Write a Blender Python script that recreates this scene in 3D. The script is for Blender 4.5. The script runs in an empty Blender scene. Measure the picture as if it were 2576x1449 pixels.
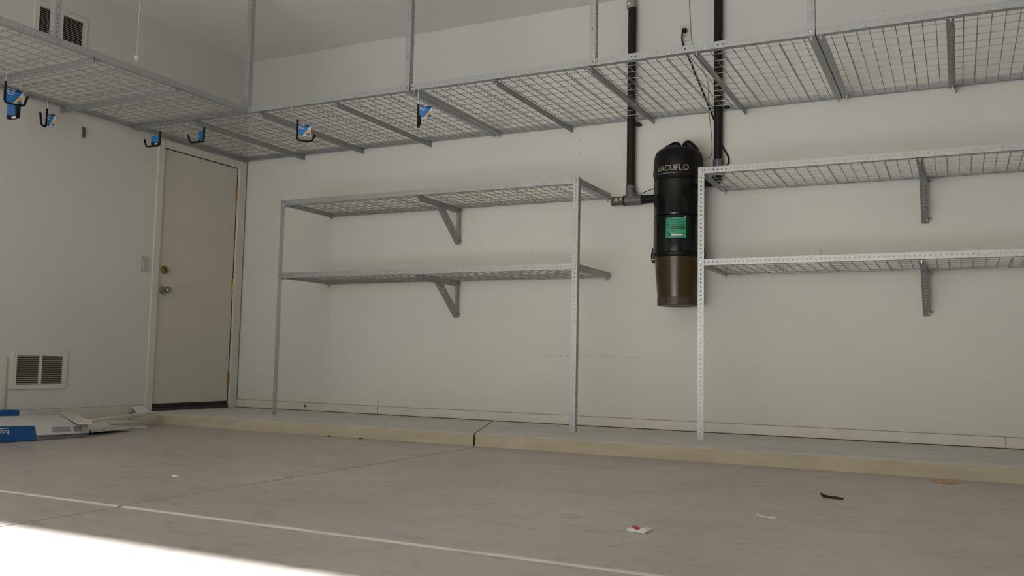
import bpy, math, random
from mathutils import Vector, Matrix
random.seed(4)
S = bpy.context.scene
COL = S.collection
V = Vector

# ------------------------------------------------------------------ camera
CAM = V((5.5415, -5.8635, 0.5143))
YAW, PIT, ROL, FPX = 0.46302, 0.08113, 0.020647, 2253.4
Fw = V((-math.sin(YAW) * math.cos(PIT), math.cos(YAW) * math.cos(PIT), math.sin(PIT)))
Rt = V((math.cos(YAW), math.sin(YAW), 0)); Up = Rt.cross(Fw)
R2 = Rt * math.cos(ROL) + Up * math.sin(ROL); U2 = -Rt * math.sin(ROL) + Up * math.cos(ROL)
cd = bpy.data.cameras.new('camera'); cam = bpy.data.objects.new('camera', cd); COL.objects.link(cam)
cd.sensor_width = 36; cd.lens = FPX * 36 / 2576; cd.clip_start = 0.05
m = Matrix.Identity(4)
for i, a in enumerate((R2, U2, -Fw)):
    for k in range(3): m[k][i] = a[k]
m.translation = CAM
cam.matrix_world = m
S.camera = cam

# ------------------------------------------------------------------ light
HEAD_Z, FRONT_Y = 2.3, -8.2
OPEN_X0, OPEN_X1 = 0.8, 5.9
SUN_AZ = math.radians(4)                       # sun stands a little to the left of straight out of the door
SUN_EL = math.atan(HEAD_Z * math.cos(SUN_AZ) / (-3.97 - FRONT_Y))
w = bpy.data.worlds.new('sky'); S.world = w; w.use_nodes = True
nt = w.node_tree; nt.nodes.clear()
sky = nt.nodes.new('ShaderNodeTexSky'); sky.sky_type = 'NISHITA'; sky.sun_disc = False
sky.sun_elevation = SUN_EL; sky.sun_rotation = math.pi + SUN_AZ
sky.air_density = 1.0; sky.dust_density = 0.6
bg = nt.nodes.new('ShaderNodeBackground'); bg.inputs[1].default_value = 0.11
wo = nt.nodes.new('ShaderNodeOutputWorld')
nt.links.new(sky.outputs[0], bg.inputs[0]); nt.links.new(bg.outputs[0], wo.inputs[0])
sd = bpy.data.lights.new('sun', 'SUN'); sd.energy = 18; sd.angle = math.radians(0.6); sd.color = (.97, .985, 1)
so = bpy.data.objects.new('sun', sd); COL.objects.link(so)
sdir = V((math.sin(SUN_AZ), math.cos(SUN_AZ), -math.tan(SUN_EL))).normalized()
so.rotation_euler = sdir.to_track_quat('-Z', 'Y').to_euler(); so.location = (3, -12, 6)
vs = S.view_settings
vs.view_transform = 'Standard'; vs.look = 'None'; vs.gamma = 1; vs.use_curve_mapping = False
vs.exposure = 0.78

# ------------------------------------------------------------------ materials
def mat(name, col, rough=.6, metal=0., noise=None, bump=None, spec=.5, trans=0., coat=0.):
    """noise=(scale, amount, stretch) mottles the colour; bump=(scale, strength)."""
    M = bpy.data.materials.new(name); M.use_nodes = True
    n = M.node_tree; b = n.nodes['Principled BSDF']
    b.inputs['Base Color'].default_value = (*col, 1); b.inputs['Roughness'].default_value = rough
    b.inputs['Metallic'].default_value = metal; b.inputs['Specular IOR Level'].default_value = spec
    if trans: b.inputs['Transmission Weight'].default_value = trans
    if coat: b.inputs['Coat Weight'].default_value = coat
    tc = n.nodes.new('ShaderNodeTexCoord')
    if noise:
        sc, am, st = noise
        mp = n.nodes.new('ShaderNodeMapping'); mp.inputs['Scale'].default_value = st
        n.links.new(tc.outputs['Object'], mp.inputs[0])
        t = n.nodes.new('ShaderNodeTexNoise'); t.inputs['Scale'].default_value = sc; t.inputs['Detail'].default_value = 5
        n.links.new(mp.outputs[0], t.inputs['Vector'])
        r = n.nodes.new('ShaderNodeValToRGB')
        r.color_ramp.elements[0].position = .3; r.color_ramp.elements[1].position = .7
        r.color_ramp.elements[0].color = (*[c * (1 - am) for c in col], 1)
        r.color_ramp.elements[1].color = (*[min(1, c * (1 + am)) for c in col], 1)
        n.links.new(t.outputs['Fac'], r.inputs[0]); n.links.new(r.outputs[0], b.inputs['Base Color'])
    if bump:
        t2 = n.nodes.new('ShaderNodeTexNoise'); t2.inputs['Scale'].default_value = bump[0]; t2.inputs['Detail'].default_value = 3
        n.links.new(tc.outputs['Object'], t2.inputs['Vector'])
        bp = n.nodes.new('ShaderNodeBump'); bp.inputs['Strength'].default_value = bump[1]; bp.inputs['Distance'].default_value = .002
        n.links.new(t2.outputs['Fac'], bp.inputs['Height']); n.links.new(bp.outputs[0], b.inputs['Normal'])
    return M

def concrete(name, c0, c1, cs, rough, paint=None):
    M = bpy.data.materials.new(name); M.use_nodes = True
    n = M.node_tree; b = n.nodes['Principled BSDF']; L = n.links.new
    tc = n.nodes.new('ShaderNodeTexCoord')
    def noise(scale, detail, st=(1, 1, 1), rg=.55):
        mp = n.nodes.new('ShaderNodeMapping'); mp.inputs['Scale'].default_value = st
        L(tc.outputs['Object'], mp.inputs[0])
        t = n.nodes.new('ShaderNodeTexNoise'); t.inputs['Scale'].default_value = scale
        t.inputs['Detail'].default_value = detail; t.inputs['Roughness'].default_value = rg
        L(mp.outputs[0], t.inputs['Vector']); return t.outputs['Fac']
    def ramp(src, p0, p1, a=(0, 0, 0, 1), bb=(1, 1, 1, 1)):
        r = n.nodes.new('ShaderNodeValToRGB'); r.color_ramp.elements[0].position = p0; r.color_ramp.elements[1].position = p1
        r.color_ramp.elements[0].color = a; r.color_ramp.elements[1].color = bb
        L(src, r.inputs[0]); return r.outputs[0]
    def mix(f, a, c):
        x = n.nodes.new('ShaderNodeMix'); x.data_type = 'RGBA'
        L(f, x.inputs['Factor'])
        for s, v in ((6, a), (7, c)):
            if isinstance(v, tuple): x.inputs[s].default_value = (*v, 1)
            else: L(v, x.inputs[s])
        return x.outputs[2]
    base = mix(ramp(noise(1.3, 6), .35, .65), c0, c1)
    stain = ramp(noise(9, 7, (.55, 1.3, 1), .62), .53, .63)
    d = n.nodes.new('ShaderNodeMath'); d.operation = 'MULTIPLY'; d.inputs[1].default_value = .38
    L(stain, d.inputs[0]); base = mix(d.outputs[0], base, cs)
    chip = ramp(noise(17, 5, (.8, 1.3, 1), .6), .58, .66)
    d2 = n.nodes.new('ShaderNodeMath'); d2.operation = 'MULTIPLY'; d2.inputs[1].default_value = .45
    L(chip, d2.inputs[0]); base = mix(d2.outputs[0], base, tuple(c * .75 for c in cs))
    spot = ramp(noise(60, 3), .70, .76)
    d3 = n.nodes.new('ShaderNodeMath'); d3.operation = 'MULTIPLY'; d3.inputs[1].default_value = .35
    L(spot, d3.inputs[0]); base = mix(d3.outputs[0], base, tuple(min(1, c * 1.35) for c in c1))
    L(base, b.inputs['Base Color'])
    rr = n.nodes.new('ShaderNodeMapRange'); rr.inputs['To Min'].default_value = rough - .1; rr.inputs['To Max'].default_value = rough + .14
    L(noise(3.5, 4), rr.inputs['Value']); L(rr.outputs[0], b.inputs['Roughness'])
    bp = n.nodes.new('ShaderNodeBump'); bp.inputs['Strength'].default_value = .12; bp.inputs['Distance'].default_value = .003
    L(noise(35, 5), bp.inputs['Height']); L(bp.outputs[0], b.inputs['Normal'])
    return M

def back_wall():
    W = M_wall(); n = W.node_tree; L = n.links.new; b = n.nodes['Principled BSDF']
    tc = n.nodes.new('ShaderNodeTexCoord'); sx = n.nodes.new('ShaderNodeSeparateXYZ'); L(tc.outputs['Object'], sx.inputs[0])
    def mth(op, a, c):
        q = n.nodes.new('ShaderNodeMath'); q.operation = op
        for i, v in enumerate((a, c)):
            if isinstance(v, (int, float)): q.inputs[i].default_value = v
            else: L(v, q.inputs[i])
        return q.outputs[0]
    t = n.nodes.new('ShaderNodeTexNoise'); t.inputs['Scale'].default_value = 40; t.inputs['Detail'].default_value = 4
    L(tc.outputs['Object'], t.inputs['Vector'])
    tot = None                     # rubbed marks left on the paint by stored things: (x0, x1, z, half height)
    for x0, x1, z, hh in ((2.86, 3.60, .557, .006), (2.36, 2.48, .497, .007), (1.42, 1.50, .165, .02)):
        k = mth('MULTIPLY', mth('GREATER_THAN', sx.outputs[0], x0), mth('LESS_THAN', sx.outputs[0], x1))
        k = mth('MULTIPLY', k, mth('LESS_THAN', mth('ABSOLUTE', mth('SUBTRACT', sx.outputs[2], z), 0), hh))
        tot = k if tot is None else mth('ADD', tot, k)
    f = mth('MULTIPLY', mth('MULTIPLY', tot, mth('GREATER_THAN', t.outputs['Fac'], .53)), .35)
    x = n.nodes.new('ShaderNodeMix'); x.data_type = 'RGBA'; L(f, x.inputs['Factor'])
    src = b.inputs['Base Color'].links[0].from_socket; L(src, x.inputs[6]); x.inputs[7].default_value = (.30, .27, .23, 1)
    L(x.outputs[2], b.inputs['Base Color'])
    return W
def M_wall(): return mat('back_wall_paint', WALLC, .75, noise=(1.2, .03, (1, 1, 1)), bump=(140, .10))
WALLC = (.645, .64, .60)
M = {
 'wall': mat('wall_paint', WALLC, .75, noise=(1.2, .03, (1, 1, 1)), bump=(140, .10)),
 'ceil': mat('ceiling_paint', (.80, .775, .72), .8, bump=(120, .12)),
 'darkline': mat('dark_line_tone', (.24, .21, .17), .9),
 'trim': mat('trim_paint', (.63, .61, .555), .5, noise=(6, .05, (1, 1, 1))),
 'door': mat('door_paint', (.59, .565, .49), .45, noise=(3, .03, (1, 1, 1))),
 'floor': concrete('floor_concrete', (.41, .375, .34), (.47, .435, .40), (.27, .24, .22), .35),
 'walk': concrete('walkway_concrete', (.57, .55, .51), (.65, .625, .58), (.41, .39, .36), .5),
 'curb': mat('curb_paint', (.44, .395, .295), .7, noise=(5, .10, (1, 1, 3)), bump=(40, .2)),
 'joint': mat('joint_filler', (.60, .56, .51), .7, noise=(12, .08, (1, 1, 1))),
 'crack': mat('brown_crack', (.25, .17, .135), .9),
 'dirt': mat('dark_joint', (.10, .065, .045), .9),
 'drive': mat('driveway_concrete', (.27, .26, .25), .8, noise=(2, .08, (1, 1, 1))),
 'galv': mat('galvanised_steel', (.385, .40, .402), .48, .6, noise=(60, .13, (1, 1, 1))),
 'galvdark': mat('weathered_steel', (.33, .34, .335), .5, .6, noise=(60, .2, (1, 1, 1))),
 'wire': mat('wire_steel', (.33, .31, .29), .5, .55),
 'bolt': mat('zinc_bolt', (.45, .45, .44), .3, .9),
 'chrome': mat('bright_wire', (.7, .7, .7), .22, 1.),
 'black': mat('black_rubber', (.006, .006, .007), .5, spec=.25),
 'abs': mat('black_pipe', (.012, .012, .012), .5, spec=.2),
 'absb': mat('brown_black_pipe', (.022, .016, .014), .5, spec=.2),
 'pvc': mat('grey_fitting', (.105, .105, .11), .4),
 'pvcl': mat('light_grey_coupling', (.33, .31, .30), .5),
 'pvcw': mat('white_pipe', (.62, .58, .55), .4),
 'valve': mat('grey_brown_fitting', (.085, .085, .068), .5),
 'yellow': mat('yellow_sticker', (.42, .42, .16), .6),
 'vac': mat('vacuum_enamel', (.0015, .005, .0042), .06, spec=.35),
 'vacap': mat('vacuum_cap', (.006, .006, .0065), .4, spec=.2),
 'canister': mat('canister_plastic', (.045, .030, .012), .2, noise=(3, .15, (1, 1, .4)), spec=.3),
 'canbase': mat('canister_base', (.075, .055, .042), .4, spec=.25),
 'logo': mat('logo_print', (.30, .285, .22), .4),
 'logoblue': mat('logo_blue_print', (.10, .26, .38), .4),
 'green': mat('green_sticker', (.02, .34, .17), .45),
 'greend': mat('dark_green_print', (.004, .06, .035), .5),
 'paper': mat('white_print', (.72, .72, .70), .6),
 'outlet': mat('outlet_plastic', (.58, .58, .53), .4),
 'switch': mat('switch_plastic', (.44, .47, .44), .4),
 'brass': mat('brass', (.40, .31, .11), .35, 1.),
 'nickel': mat('satin_nickel', (.36, .32, .29), .25, 1.),
 'sweep': mat('door_sweep_rubber', (.012, .010, .009), .6),
 'thresh': mat('threshold_metal', (.07, .06, .055), .45, .5),
 'vent': mat('vent_enamel', (.64, .625, .575), .5),
 'slat': mat('vent_slat', (.42, .39, .34), .55),
 'duct': mat('duct_dark', (.012, .009, .008), .9),
 'cord': mat('white_cord', (.72, .69, .58), .6),
 'tan': mat('tan_wire', (.34, .24, .19), .6),
 'blue': mat('tag_blue', (.012, .15, .42), .35),
 'navy': mat('tag_navy', (.008, .014, .07), .4),
 'orange': mat('tag_orange', (.70, .36, .10), .4),
 'carton': mat('white_carton', (.60, .60, .58), .6, noise=(9, .04, (1, 1, 1))),
 'cblue': mat('carton_blue', (.0, .075, .27), .4),
 'cgrey': mat('carton_grey_print', (.30, .30, .30), .6),
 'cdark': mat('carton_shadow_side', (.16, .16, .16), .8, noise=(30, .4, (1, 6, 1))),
 'board': mat('painted_board', (.62, .59, .50), .5, noise=(8, .05, (1, 1, 1))),
 'boardw': mat('white_board', (.68, .68, .66), .45),
 'rust': mat('rusty_hook', (.09, .06, .03), .6),
 'red': mat('red_print', (.55, .06, .03), .5),
 'leaf': mat('dry_leaf', (.50, .33, .16), .7, noise=(30, .2, (1, 1, 1))),
 'twig': mat('twig_bark', (.035, .022, .014), .9),
 'plastic': mat('clear_white_plastic', (.80, .80, .78), .3),
}

M['wallb'] = back_wall()

# ------------------------------------------------------------------ mesh helpers
class MB:
    def __init__(s): s.v = []; s.f = []; s.m = []
    def add(s, vs, fs, mi=0):
        o = len(s.v); s.v += [tuple(p) for p in vs]
        for q in fs: s.f.append([o + i for i in q]); s.m.append(mi)
        return s
    def box(s, a, b, mi=0):
        (x0, y0, z0), (x1, y1, z1) = a, b
        return s.hexa([(x0, y0, z0), (x1, y0, z0), (x1, y1, z0), (x0, y1, z0), (x0, y0, z1), (x1, y0, z1), (x1, y1, z1), (x0, y1, z1)], mi)
    def hexa(s, p, mi=0):
        return s.add(p, [(3, 2, 1, 0), (4, 5, 6, 7), (0, 1, 5, 4), (1, 2, 6, 5), (2, 3, 7, 6), (3, 0, 4, 7)], mi)
    def bbox(s, a, b, r=.003, mi=0):
        """box with chamfered edges"""
        a = V(a); b = V(b); c = (a + b) / 2; h = (b - a) / 2; r = min(r, *[x * .45 for x in h])
        pts = []; idx = {}
        for sx in (-1, 1):
            for sy in (-1, 1):
                for sz in (-1, 1):
                    sg = (sx, sy, sz)
                    for ax in range(3):
                        p = [c[k] + sg[k] * (h[k] - (0 if k == ax else r)) for k in range(3)]
                        idx[(sg, ax)] = len(pts); pts.append(tuple(p))
        fs = []
        for ax in range(3):
            o = [k for k in range(3) if k != ax]
            for sg in (-1, 1):
                q = []
                for u, v_ in ((-1, -1), (1, -1), (1, 1), (-1, 1)):
                    t = [0, 0, 0]; t[ax] = sg; t[o[0]] = u; t[o[1]] = v_; q.append(idx[(tuple(t), ax)])
                fs.append(q if (sg > 0) == (ax != 1) else q[::-1])
        for ax in range(3):
            o = [k for k in range(3) if k != ax]
            for u in (-1, 1):
                for v_ in (-1, 1):
                    t0 = [0, 0, 0]; t0[ax] = -1; t0[o[0]] = u; t0[o[1]] = v_; t1 = list(t0); t1[ax] = 1
                    t0 = tuple(t0); t1 = tuple(t1)
                    fs.append([idx[(t0, o[0])], idx[(t1, o[0])], idx[(t1, o[1])], idx[(t0, o[1])]])
        for sx in (-1, 1):
            for sy in (-1, 1):
                for sz in (-1, 1): fs.append([idx[((sx, sy, sz), k)] for k in range(3)])
        return s.add(pts, fs, mi)
    def prism(s, poly, z0, z1, mi=0):
        n = len(poly)
        return s.add([(x, y, z0) for x, y in poly] + [(x, y, z1) for x, y in poly],
                     [tuple(range(n))[::-1], tuple(range(n, 2 * n))] + [(i, (i + 1) % n, n + (i + 1) % n, n + i) for i in range(n)], mi)
    def tube(s, path, r, n=8, mi=0, cap=True):
        path = [V(p) for p in path]; rings = []; ref = None
        for i, p in enumerate(path):
            t = (path[min(i + 1, len(path) - 1)] - path[max(i - 1, 0)]).normalized()
            if ref is None:
                ref = t.orthogonal().normalized()
            ref = (ref - t * ref.dot(t)).normalized(); bn = t.cross(ref)
            rr = r[i] if isinstance(r, (list, tuple)) else r
            rings.append([p + (ref * math.cos(2 * math.pi * k / n) + bn * math.sin(2 * math.pi * k / n)) * rr for k in range(n)])
        vs = [q for rg in rings for q in rg]; fs = []
        for i in range(len(path) - 1):
            for k in range(n):
                fs.append((i * n + k, i * n + (k + 1) % n, (i + 1) * n + (k + 1) % n, (i + 1) * n + k))
        if cap: fs += [tuple(range(n))[::-1], tuple(range((len(path) - 1) * n, len(path) * n))]
        return s.add(vs, fs, mi)
    def lathe(s, prof, n=48, c=(0, 0, 0), mi=0, axis='z'):
        vs = []; fs = []
        for r, h in prof:
            for k in range(n):
                a = 2 * math.pi * k / n; q = (r * math.cos(a), r * math.sin(a), h)
                if axis == 'x': q = (q[2], q[0], q[1])
                if axis == 'y': q = (q[1], q[2], q[0])
                vs.append((q[0] + c[0], q[1] + c[1], q[2] + c[2]))
        for i in range(len(prof) - 1):
            for k in range(n):
                fs.append((i * n + k, i * n + (k + 1) % n, (i + 1) * n + (k + 1) % n, (i + 1) * n + k))
        if prof[0][0] > 0: fs.append(tuple(range(n))[::-1])
        if prof[-1][0] > 0: fs.append(tuple(range((len(prof) - 1) * n, len(prof) * n)))
        return s.add(vs, fs, mi)
    def mesh(s, name, mats, smooth=False):
        me = bpy.data.meshes.new(name); me.from_pydata(s.v, [], s.f); 
        for mm in (mats if isinstance(mats, (list, tuple)) else [mats]): me.materials.append(M[mm] if isinstance(mm, str) else mm)
        me.polygons.foreach_set('material_index', s.m)
        if smooth:
            me.polygons.foreach_set('use_smooth', [True] * len(me.polygons))
            try: me.set_sharp_from_angle(angle=math.radians(38))
            except Exception: pass
        me.update(); return me
    def build(s, name, mats, parent=None, smooth=False):
        if parent is not None:
            o = parent.location; s.v = [(x - o[0], y - o[1], z - o[2]) for x, y, z in s.v]
        ob = bpy.data.objects.new(name, s.mesh(name, mats, smooth)); COL.objects.link(ob)
        if parent is not None: ob.parent = parent
        return ob
    def build_at(s, name, mats, parent, smooth=False):
        """sub-part of a part whose origin coincides with its own parent's"""
        o = parent.parent.location
        s.v = [(x - o[0], y - o[1], z - o[2]) for x, y, z in s.v]
        ob = bpy.data.objects.new(name, s.mesh(name, mats, smooth)); COL.objects.link(ob); ob.parent = parent
        return ob

def tag(o, label, cat=None, group=None, kind=None):
    o['label'] = label
    if cat: o['category'] = cat
    if group: o['group'] = group
    if kind: o['kind'] = kind
    return o
def empty(name, loc, label, cat=None, group=None, kind=None):
    o = bpy.data.objects.new(name, None); COL.objects.link(o); o.location = loc; o.empty_display_size = .1
    return tag(o, label, cat, group, kind)
def struct(name, mb, mats, label, smooth=False):
    o = mb.build(name, mats, None, smooth); o['kind'] = 'structure'; o['label'] = label; return o
def text_mesh(body, size, bold=0.0, align='CENTER'):
    cu = bpy.data.curves.new('t', 'FONT'); cu.body = body; cu.size = size; cu.align_x = align; cu.align_y = 'CENTER'
    cu.offset = bold; cu.resolution_u = 3
    ob = bpy.data.objects.new('t', cu); COL.objects.link(ob)
    dg = bpy.context.evaluated_depsgraph_get(); dg.update()
    me = bpy.data.meshes.new_from_object(ob.evaluated_get(dg))
    vs = [v.co.copy() for v in me.vertices]; fs = [tuple(p.vertices) for p in me.polygons]
    bpy.data.objects.remove(ob); bpy.data.curves.remove(cu); bpy.data.meshes.remove(me)
    return vs, fs

# slotted steel angle: two perforated flanges of real sheet, cached by length
W_ANG, T_ANG, PITCH, HOLE = .038, .0022, .0254, .0048
_ang = {}
def angle_mesh(L, mk):
    key = (round(L, 3), mk)
    if key in _ang: return _ang[key]
    mb = MB(); n = max(1, int(L / PITCH)); c = L / n
    OUT = [(1, 0), (1, 1), (0, 1), (-1, 1), (-1, 0), (-1, -1), (0, -1), (1, -1)]
    def flange(place, w0, w1):
        vs = []; fs = []
        for i in range(n):
            b = len(vs); u0 = (i + .5) * c; v0 = (w0 + w1) / 2; hv = (w1 - w0) / 2
            for t in (0, T_ANG):
                for (a, d) in OUT: vs.append(place(u0 + a * c / 2, v0 + d * hv, t))
                for k in range(8):
                    an = k * math.pi / 4
                    vs.append(place(u0 + HOLE * math.cos(an), v0 + HOLE * math.sin(an), t))
            for k in range(8):
                j = (k + 1) % 8
                fs.append((b + k, b + j, b + 8 + j, b + 8 + k)); fs.append((b + 16 + k, b + 24 + k, b + 24 + j, b + 16 + j))
                fs.append((b + 8 + k, b + 8 + j, b + 24 + j, b + 24 + k))
            for (k, j) in ((1, 2), (2, 3), (5, 6), (6, 7)): fs.append((b + k, b + 16 + k, b + 16 + j, b + j))
            if i == 0:
                for (k, j) in ((3, 4), (4, 5)): fs.append((b + k, b + 16 + k, b + 16 + j, b + j))
            if i == n - 1:
                for (k, j) in ((7, 0), (0, 1)): fs.append((b + k, b + 16 + k, b + 16 + j, b + j))
        mb.add(vs, fs)
    flange(lambda u, v_, t: (u, t, v_), 0, W_ANG)           # vertical flange: in +z
    flange(lambda u, v_, t: (u, v_, t), T_ANG, W_ANG)       # second flange: in +y
    me = mb.mesh('slotted_angle', mk); _ang[key] = me
    return me
def angle(parent, name, p0, p1, a, b, mk='galv'):
    """a, b: unit directions of the two flanges from the corner line p0-p1"""
    p0, p1, a, b = V(p0), V(p1), V(a), V(b)
    u = (p1 - p0).normalized(); L = (p1 - p0).length
    if b.cross(a).dot(u) < 0: p0 = p1; u = -u
    ob = bpy.data.objects.new(name, angle_mesh(L, mk)); COL.objects.link(ob); ob.parent = parent
    mm = Matrix.Identity(4)
    for i, q in enumerate((u, b, a)):
        for k in range(3): mm[k][i] = q[k]
    mm.translation = p0 - parent.location
    ob.matrix_local = mm
    return ob
_bolt = None
def bolt(parent, p, d=(0, 0, -1)):
    global _bolt
    if _bolt is None:
        _bolt = MB().lathe([(.0075, 0), (.0075, .006), (.004, .006), (.004, .016)], 6).mesh('bolt', 'bolt')
    ob = bpy.data.objects.new('bolt', _bolt); COL.objects.link(ob); ob.parent = parent
    ob.location = V(p) - parent.location; ob.rotation_euler = V(d).to_track_quat('Z', 'Y').to_euler()
    return ob
_deck = {}
def deck(parent, origin, ux, uy, LX, LY, z, nx, ny, stiff=5):
    """welded wire deck: wires across the depth every LX/nx, along the length every LY/ny, doubled stiffeners"""
    key = (round(LX, 3), round(LY, 3), nx, ny)
    if key not in _deck:
        mb = MB(); r = .0022
        for i in range(nx + 1):
            x = LX * i / nx; x = min(max(x, .004), LX - .004)
            mb.tube([(x, 0, 0), (x, LY, 0)], r, 6)
            if i % stiff == stiff // 2 : 
                mb.tube([(x, .046, -.011), (x, LY - .046, -.011)], r, 6)
        for j in range(ny + 1):
            y = LY * j / ny; y = min(max(y, .01), LY - .01)
            mb.tube([(0, y, 2 * r), (LX, y, 2 * r)], r, 6)
        _deck[key] = mb.mesh('wire_deck', 'wire', True)
    ob = bpy.data.objects.new('wire_deck', _deck[key]); COL.objects.link(ob); ob.parent = parent
    ux, uy = V(ux), V(uy); mm = Matrix.Identity(4)
    for i, q in enumerate((ux, uy, V((0, 0, 1)))):
        for k in range(3): mm[k][i] = q[k]
    if ux.cross(uy).z < 0:                       # keep the frame right-handed: wires are symmetric across the depth
        for k in range(3): mm[k][1] = -uy[k]
        origin = V(origin) + uy * LY
    mm.translation = V(origin) + V((0, 0, z)) - parent.location
    ob.matrix_local = mm
    return ob

# ------------------------------------------------------------------ the setting
HC = .0736                     # height of the raised walkway
ZC = 3.0927                    # ceiling
RX = 8.2                       # right wall
fl = MB().box((-.3, FRONT_Y - .2, -.16), (RX + .3, .3, -.03)).build('floor', 'dirt'); tag(fl, 'bare stained concrete garage floor with joints', kind='structure')
def slab(poly): 
    return MB().prism(poly, -.03, 0).build('concrete_slab', 'floor', fl)
slab([(0, -3.700), (2.996, -3.700), (2.962, -.02), (0, -.02)])
slab([(3.006, -3.700), (RX, -3.700), (RX, -.02), (2.970, -.02)])
slab([(0, FRONT_Y - .15), (3.020, FRONT_Y - .15), (3.020, -3.716), (0, -3.716)])
slab([(3.026, FRONT_Y - .15), (RX, FRONT_Y - .15), (RX, -3.716), (3.026, -3.716)])
MB().prism([(2.985, -3.70), (3.012, -3.70), (3.004, -3.05), (2.984, -3.05)], -.03, -.0012).build('joint_filler', 'floor', fl)
MB().prism([(2.984, -3.05), (2.997, -3.05), (2.981, -1.1), (2.965, -1.1)], -.03, -.0008).build('crack_fill', 'crack', fl)
def ridge(x0, x1):
    mb = MB(); n = max(2, int((x1 - x0) / .12)); pr = [(-3.722, -.01), (-3.719, .0015), (-3.712, .004), (-3.704, .004), (-3.698, .0012), (-3.696, -.01)]
    vs = []; fs = []
    for i in range(n + 1):
        x = x0 + (x1 - x0) * i / n; j = random.uniform(-.0015, .0015)
        vs += [(x, y + j, z) for y, z in pr]
    for i in range(n):
        for k in range(5): fs.append((i * 6 + k, (i + 1) * 6 + k, (i + 1) * 6 + k + 1, i * 6 + k + 1))
    fs += [tuple(range(6)), tuple(range(n * 6, n * 6 + 6))[::-1]]
    mb.add(vs, fs).build('joint_ridge', 'joint', fl)
ridge(0, 3.012); ridge(3.028, RX)

walk = MB().box((0, -1.06, 0), (RX, -.002, HC - .02)).build('raised_walkway', 'dirt'); tag(walk, 'raised concrete walkway with beige painted curb face along the back wall', kind='structure')
PROF = [(0, 0), (0, HC), (-1.070, HC), (-1.084, HC - .004), (-1.092, HC - .014), (-1.112, .0005)]
def walk_piece(xl, xr):
    vs = [(xl(y), y, z) for y, z in PROF] + [(xr(y), y, z) for y, z in PROF]; n = len(PROF)
    mb = MB(); mb.add(vs, [tuple(range(n)), tuple(range(n, 2 * n))[::-1]], 0)
    for i in range(n):
        j = (i + 1) % n
        mb.f.append([i, n + i, n + j, j]); mb.m.append(1 if i in (3, 4) else 0)
    mb.build('concrete_slab', ['walk', 'curb'], walk)
jx = lambda y: 2.48 + .45 * (-y / 1.1)
walk_piece(lambda y: 0, lambda y: jx(y) - .006)
walk_piece(lambda y: jx(y) + .006, lambda y: RX)

# left wall with the door opening
DR, DL, DT = -.0992, -.9104, HC + 2.05
mb = MB(); t = .12
mb.box((-t, FRONT_Y, -.1), (0, DL, ZC)); mb.box((-t, DL, DT), (0, DR, ZC)); mb.box((-t, DR, -.1), (0, 0, ZC))
struct('wall_left', mb, 'wall', 'beige drywall side wall with the door and two vents')
wbk = struct('wall_back', MB().box((-t, 0, -.1), (RX + t, t, ZC)), 'wallb', 'long beige drywall back wall behind the steel shelves')
for x, z in ((3.132, 2.105), (3.133, 2.098), (3.132, 2.012), (3.134, 2.004), (5.168, 2.731), (5.166, 2.795), (.185, 2.96), (2.765, 1.291), (2.775, 1.290), (4.07, .66)):
    MB().lathe([(.0026, .0), (.0026, -.0012), (.0, -.0014)], 6, (x, 0, z), axis='y').build('nail_hole', 'twig', wbk)
struct('wall_right', MB().box((RX, FRONT_Y, -.1), (RX + t, 0, ZC)), 'wall', 'beige side wall outside the view')
mb = MB()
mb.box((-t, FRONT_Y - .15, -.1), (OPEN_X0, FRONT_Y, ZC)); mb.box((OPEN_X1, FRONT_Y - .15, -.1), (RX + t, FRONT_Y, ZC))
mb.box((OPEN_X0, FRONT_Y - .15, HEAD_Z), (OPEN_X1, FRONT_Y, ZC))
struct('wall_front', mb, 'wall', 'front wall with the open garage doorway behind the viewer')
struct('ceiling', MB().box((-t, FRONT_Y - .15, ZC), (RX + t, t, ZC + .12)), 'ceil', 'beige painted garage ceiling')
struct('driveway', MB().box((-30, -60, -.1), (38, FRONT_Y - .15, -.012)), 'drive', 'concrete driveway outside the garage doorway')

# baseboards
bb = empty('baseboard_back', (0, 0, HC), 'painted baseboard along the back wall above the walkway', kind='structure')
for x0, x1 in ((.012, 1.468), (1.471, 5.77), (5.773, RX)):
    MB().bbox((x0, -.013, HC + .004), (x1, -.0005, HC + .066), .003).build('board', 'trim', bb)
MB().box((.012, -.0085, HC + .0655), (RX, -.0004, HC + .0685)).build('dark_line', 'darkline', bb)  # thin dark line along the top edge of the baseboard
MB().box((.012, -.011, HC + .0003), (RX, -.0006, HC + .0045)).build('floor_gap', 'dirt', bb)
bl = empty('baseboard_left', (0, -1.0, 0), 'painted baseboard under the low vent', kind='structure')
MB().bbox((.0005, FRONT_Y + .02, .002), (.014, -1.116, .124), .003).build('board', 'trim', bl)
MB().bbox((.0005, -1.114, HC + .002), (.014, -.974, .124), .003).build('board', 'trim', bl)
MB().box((.0004, FRONT_Y + .02, .1235), (.0085, -.974, .1262)).build('dark_line', 'darkline', bl)  # same dark line along the left baseboard
struct('wall_line_1', MB().bbox((.0005, -2.096, .126), (.007, -2.084, .47), .002), 'slat', 'thin dark vertical line on the wall beside the low vent')  # narrow darker strip marking a vertical line on the wall

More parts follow.
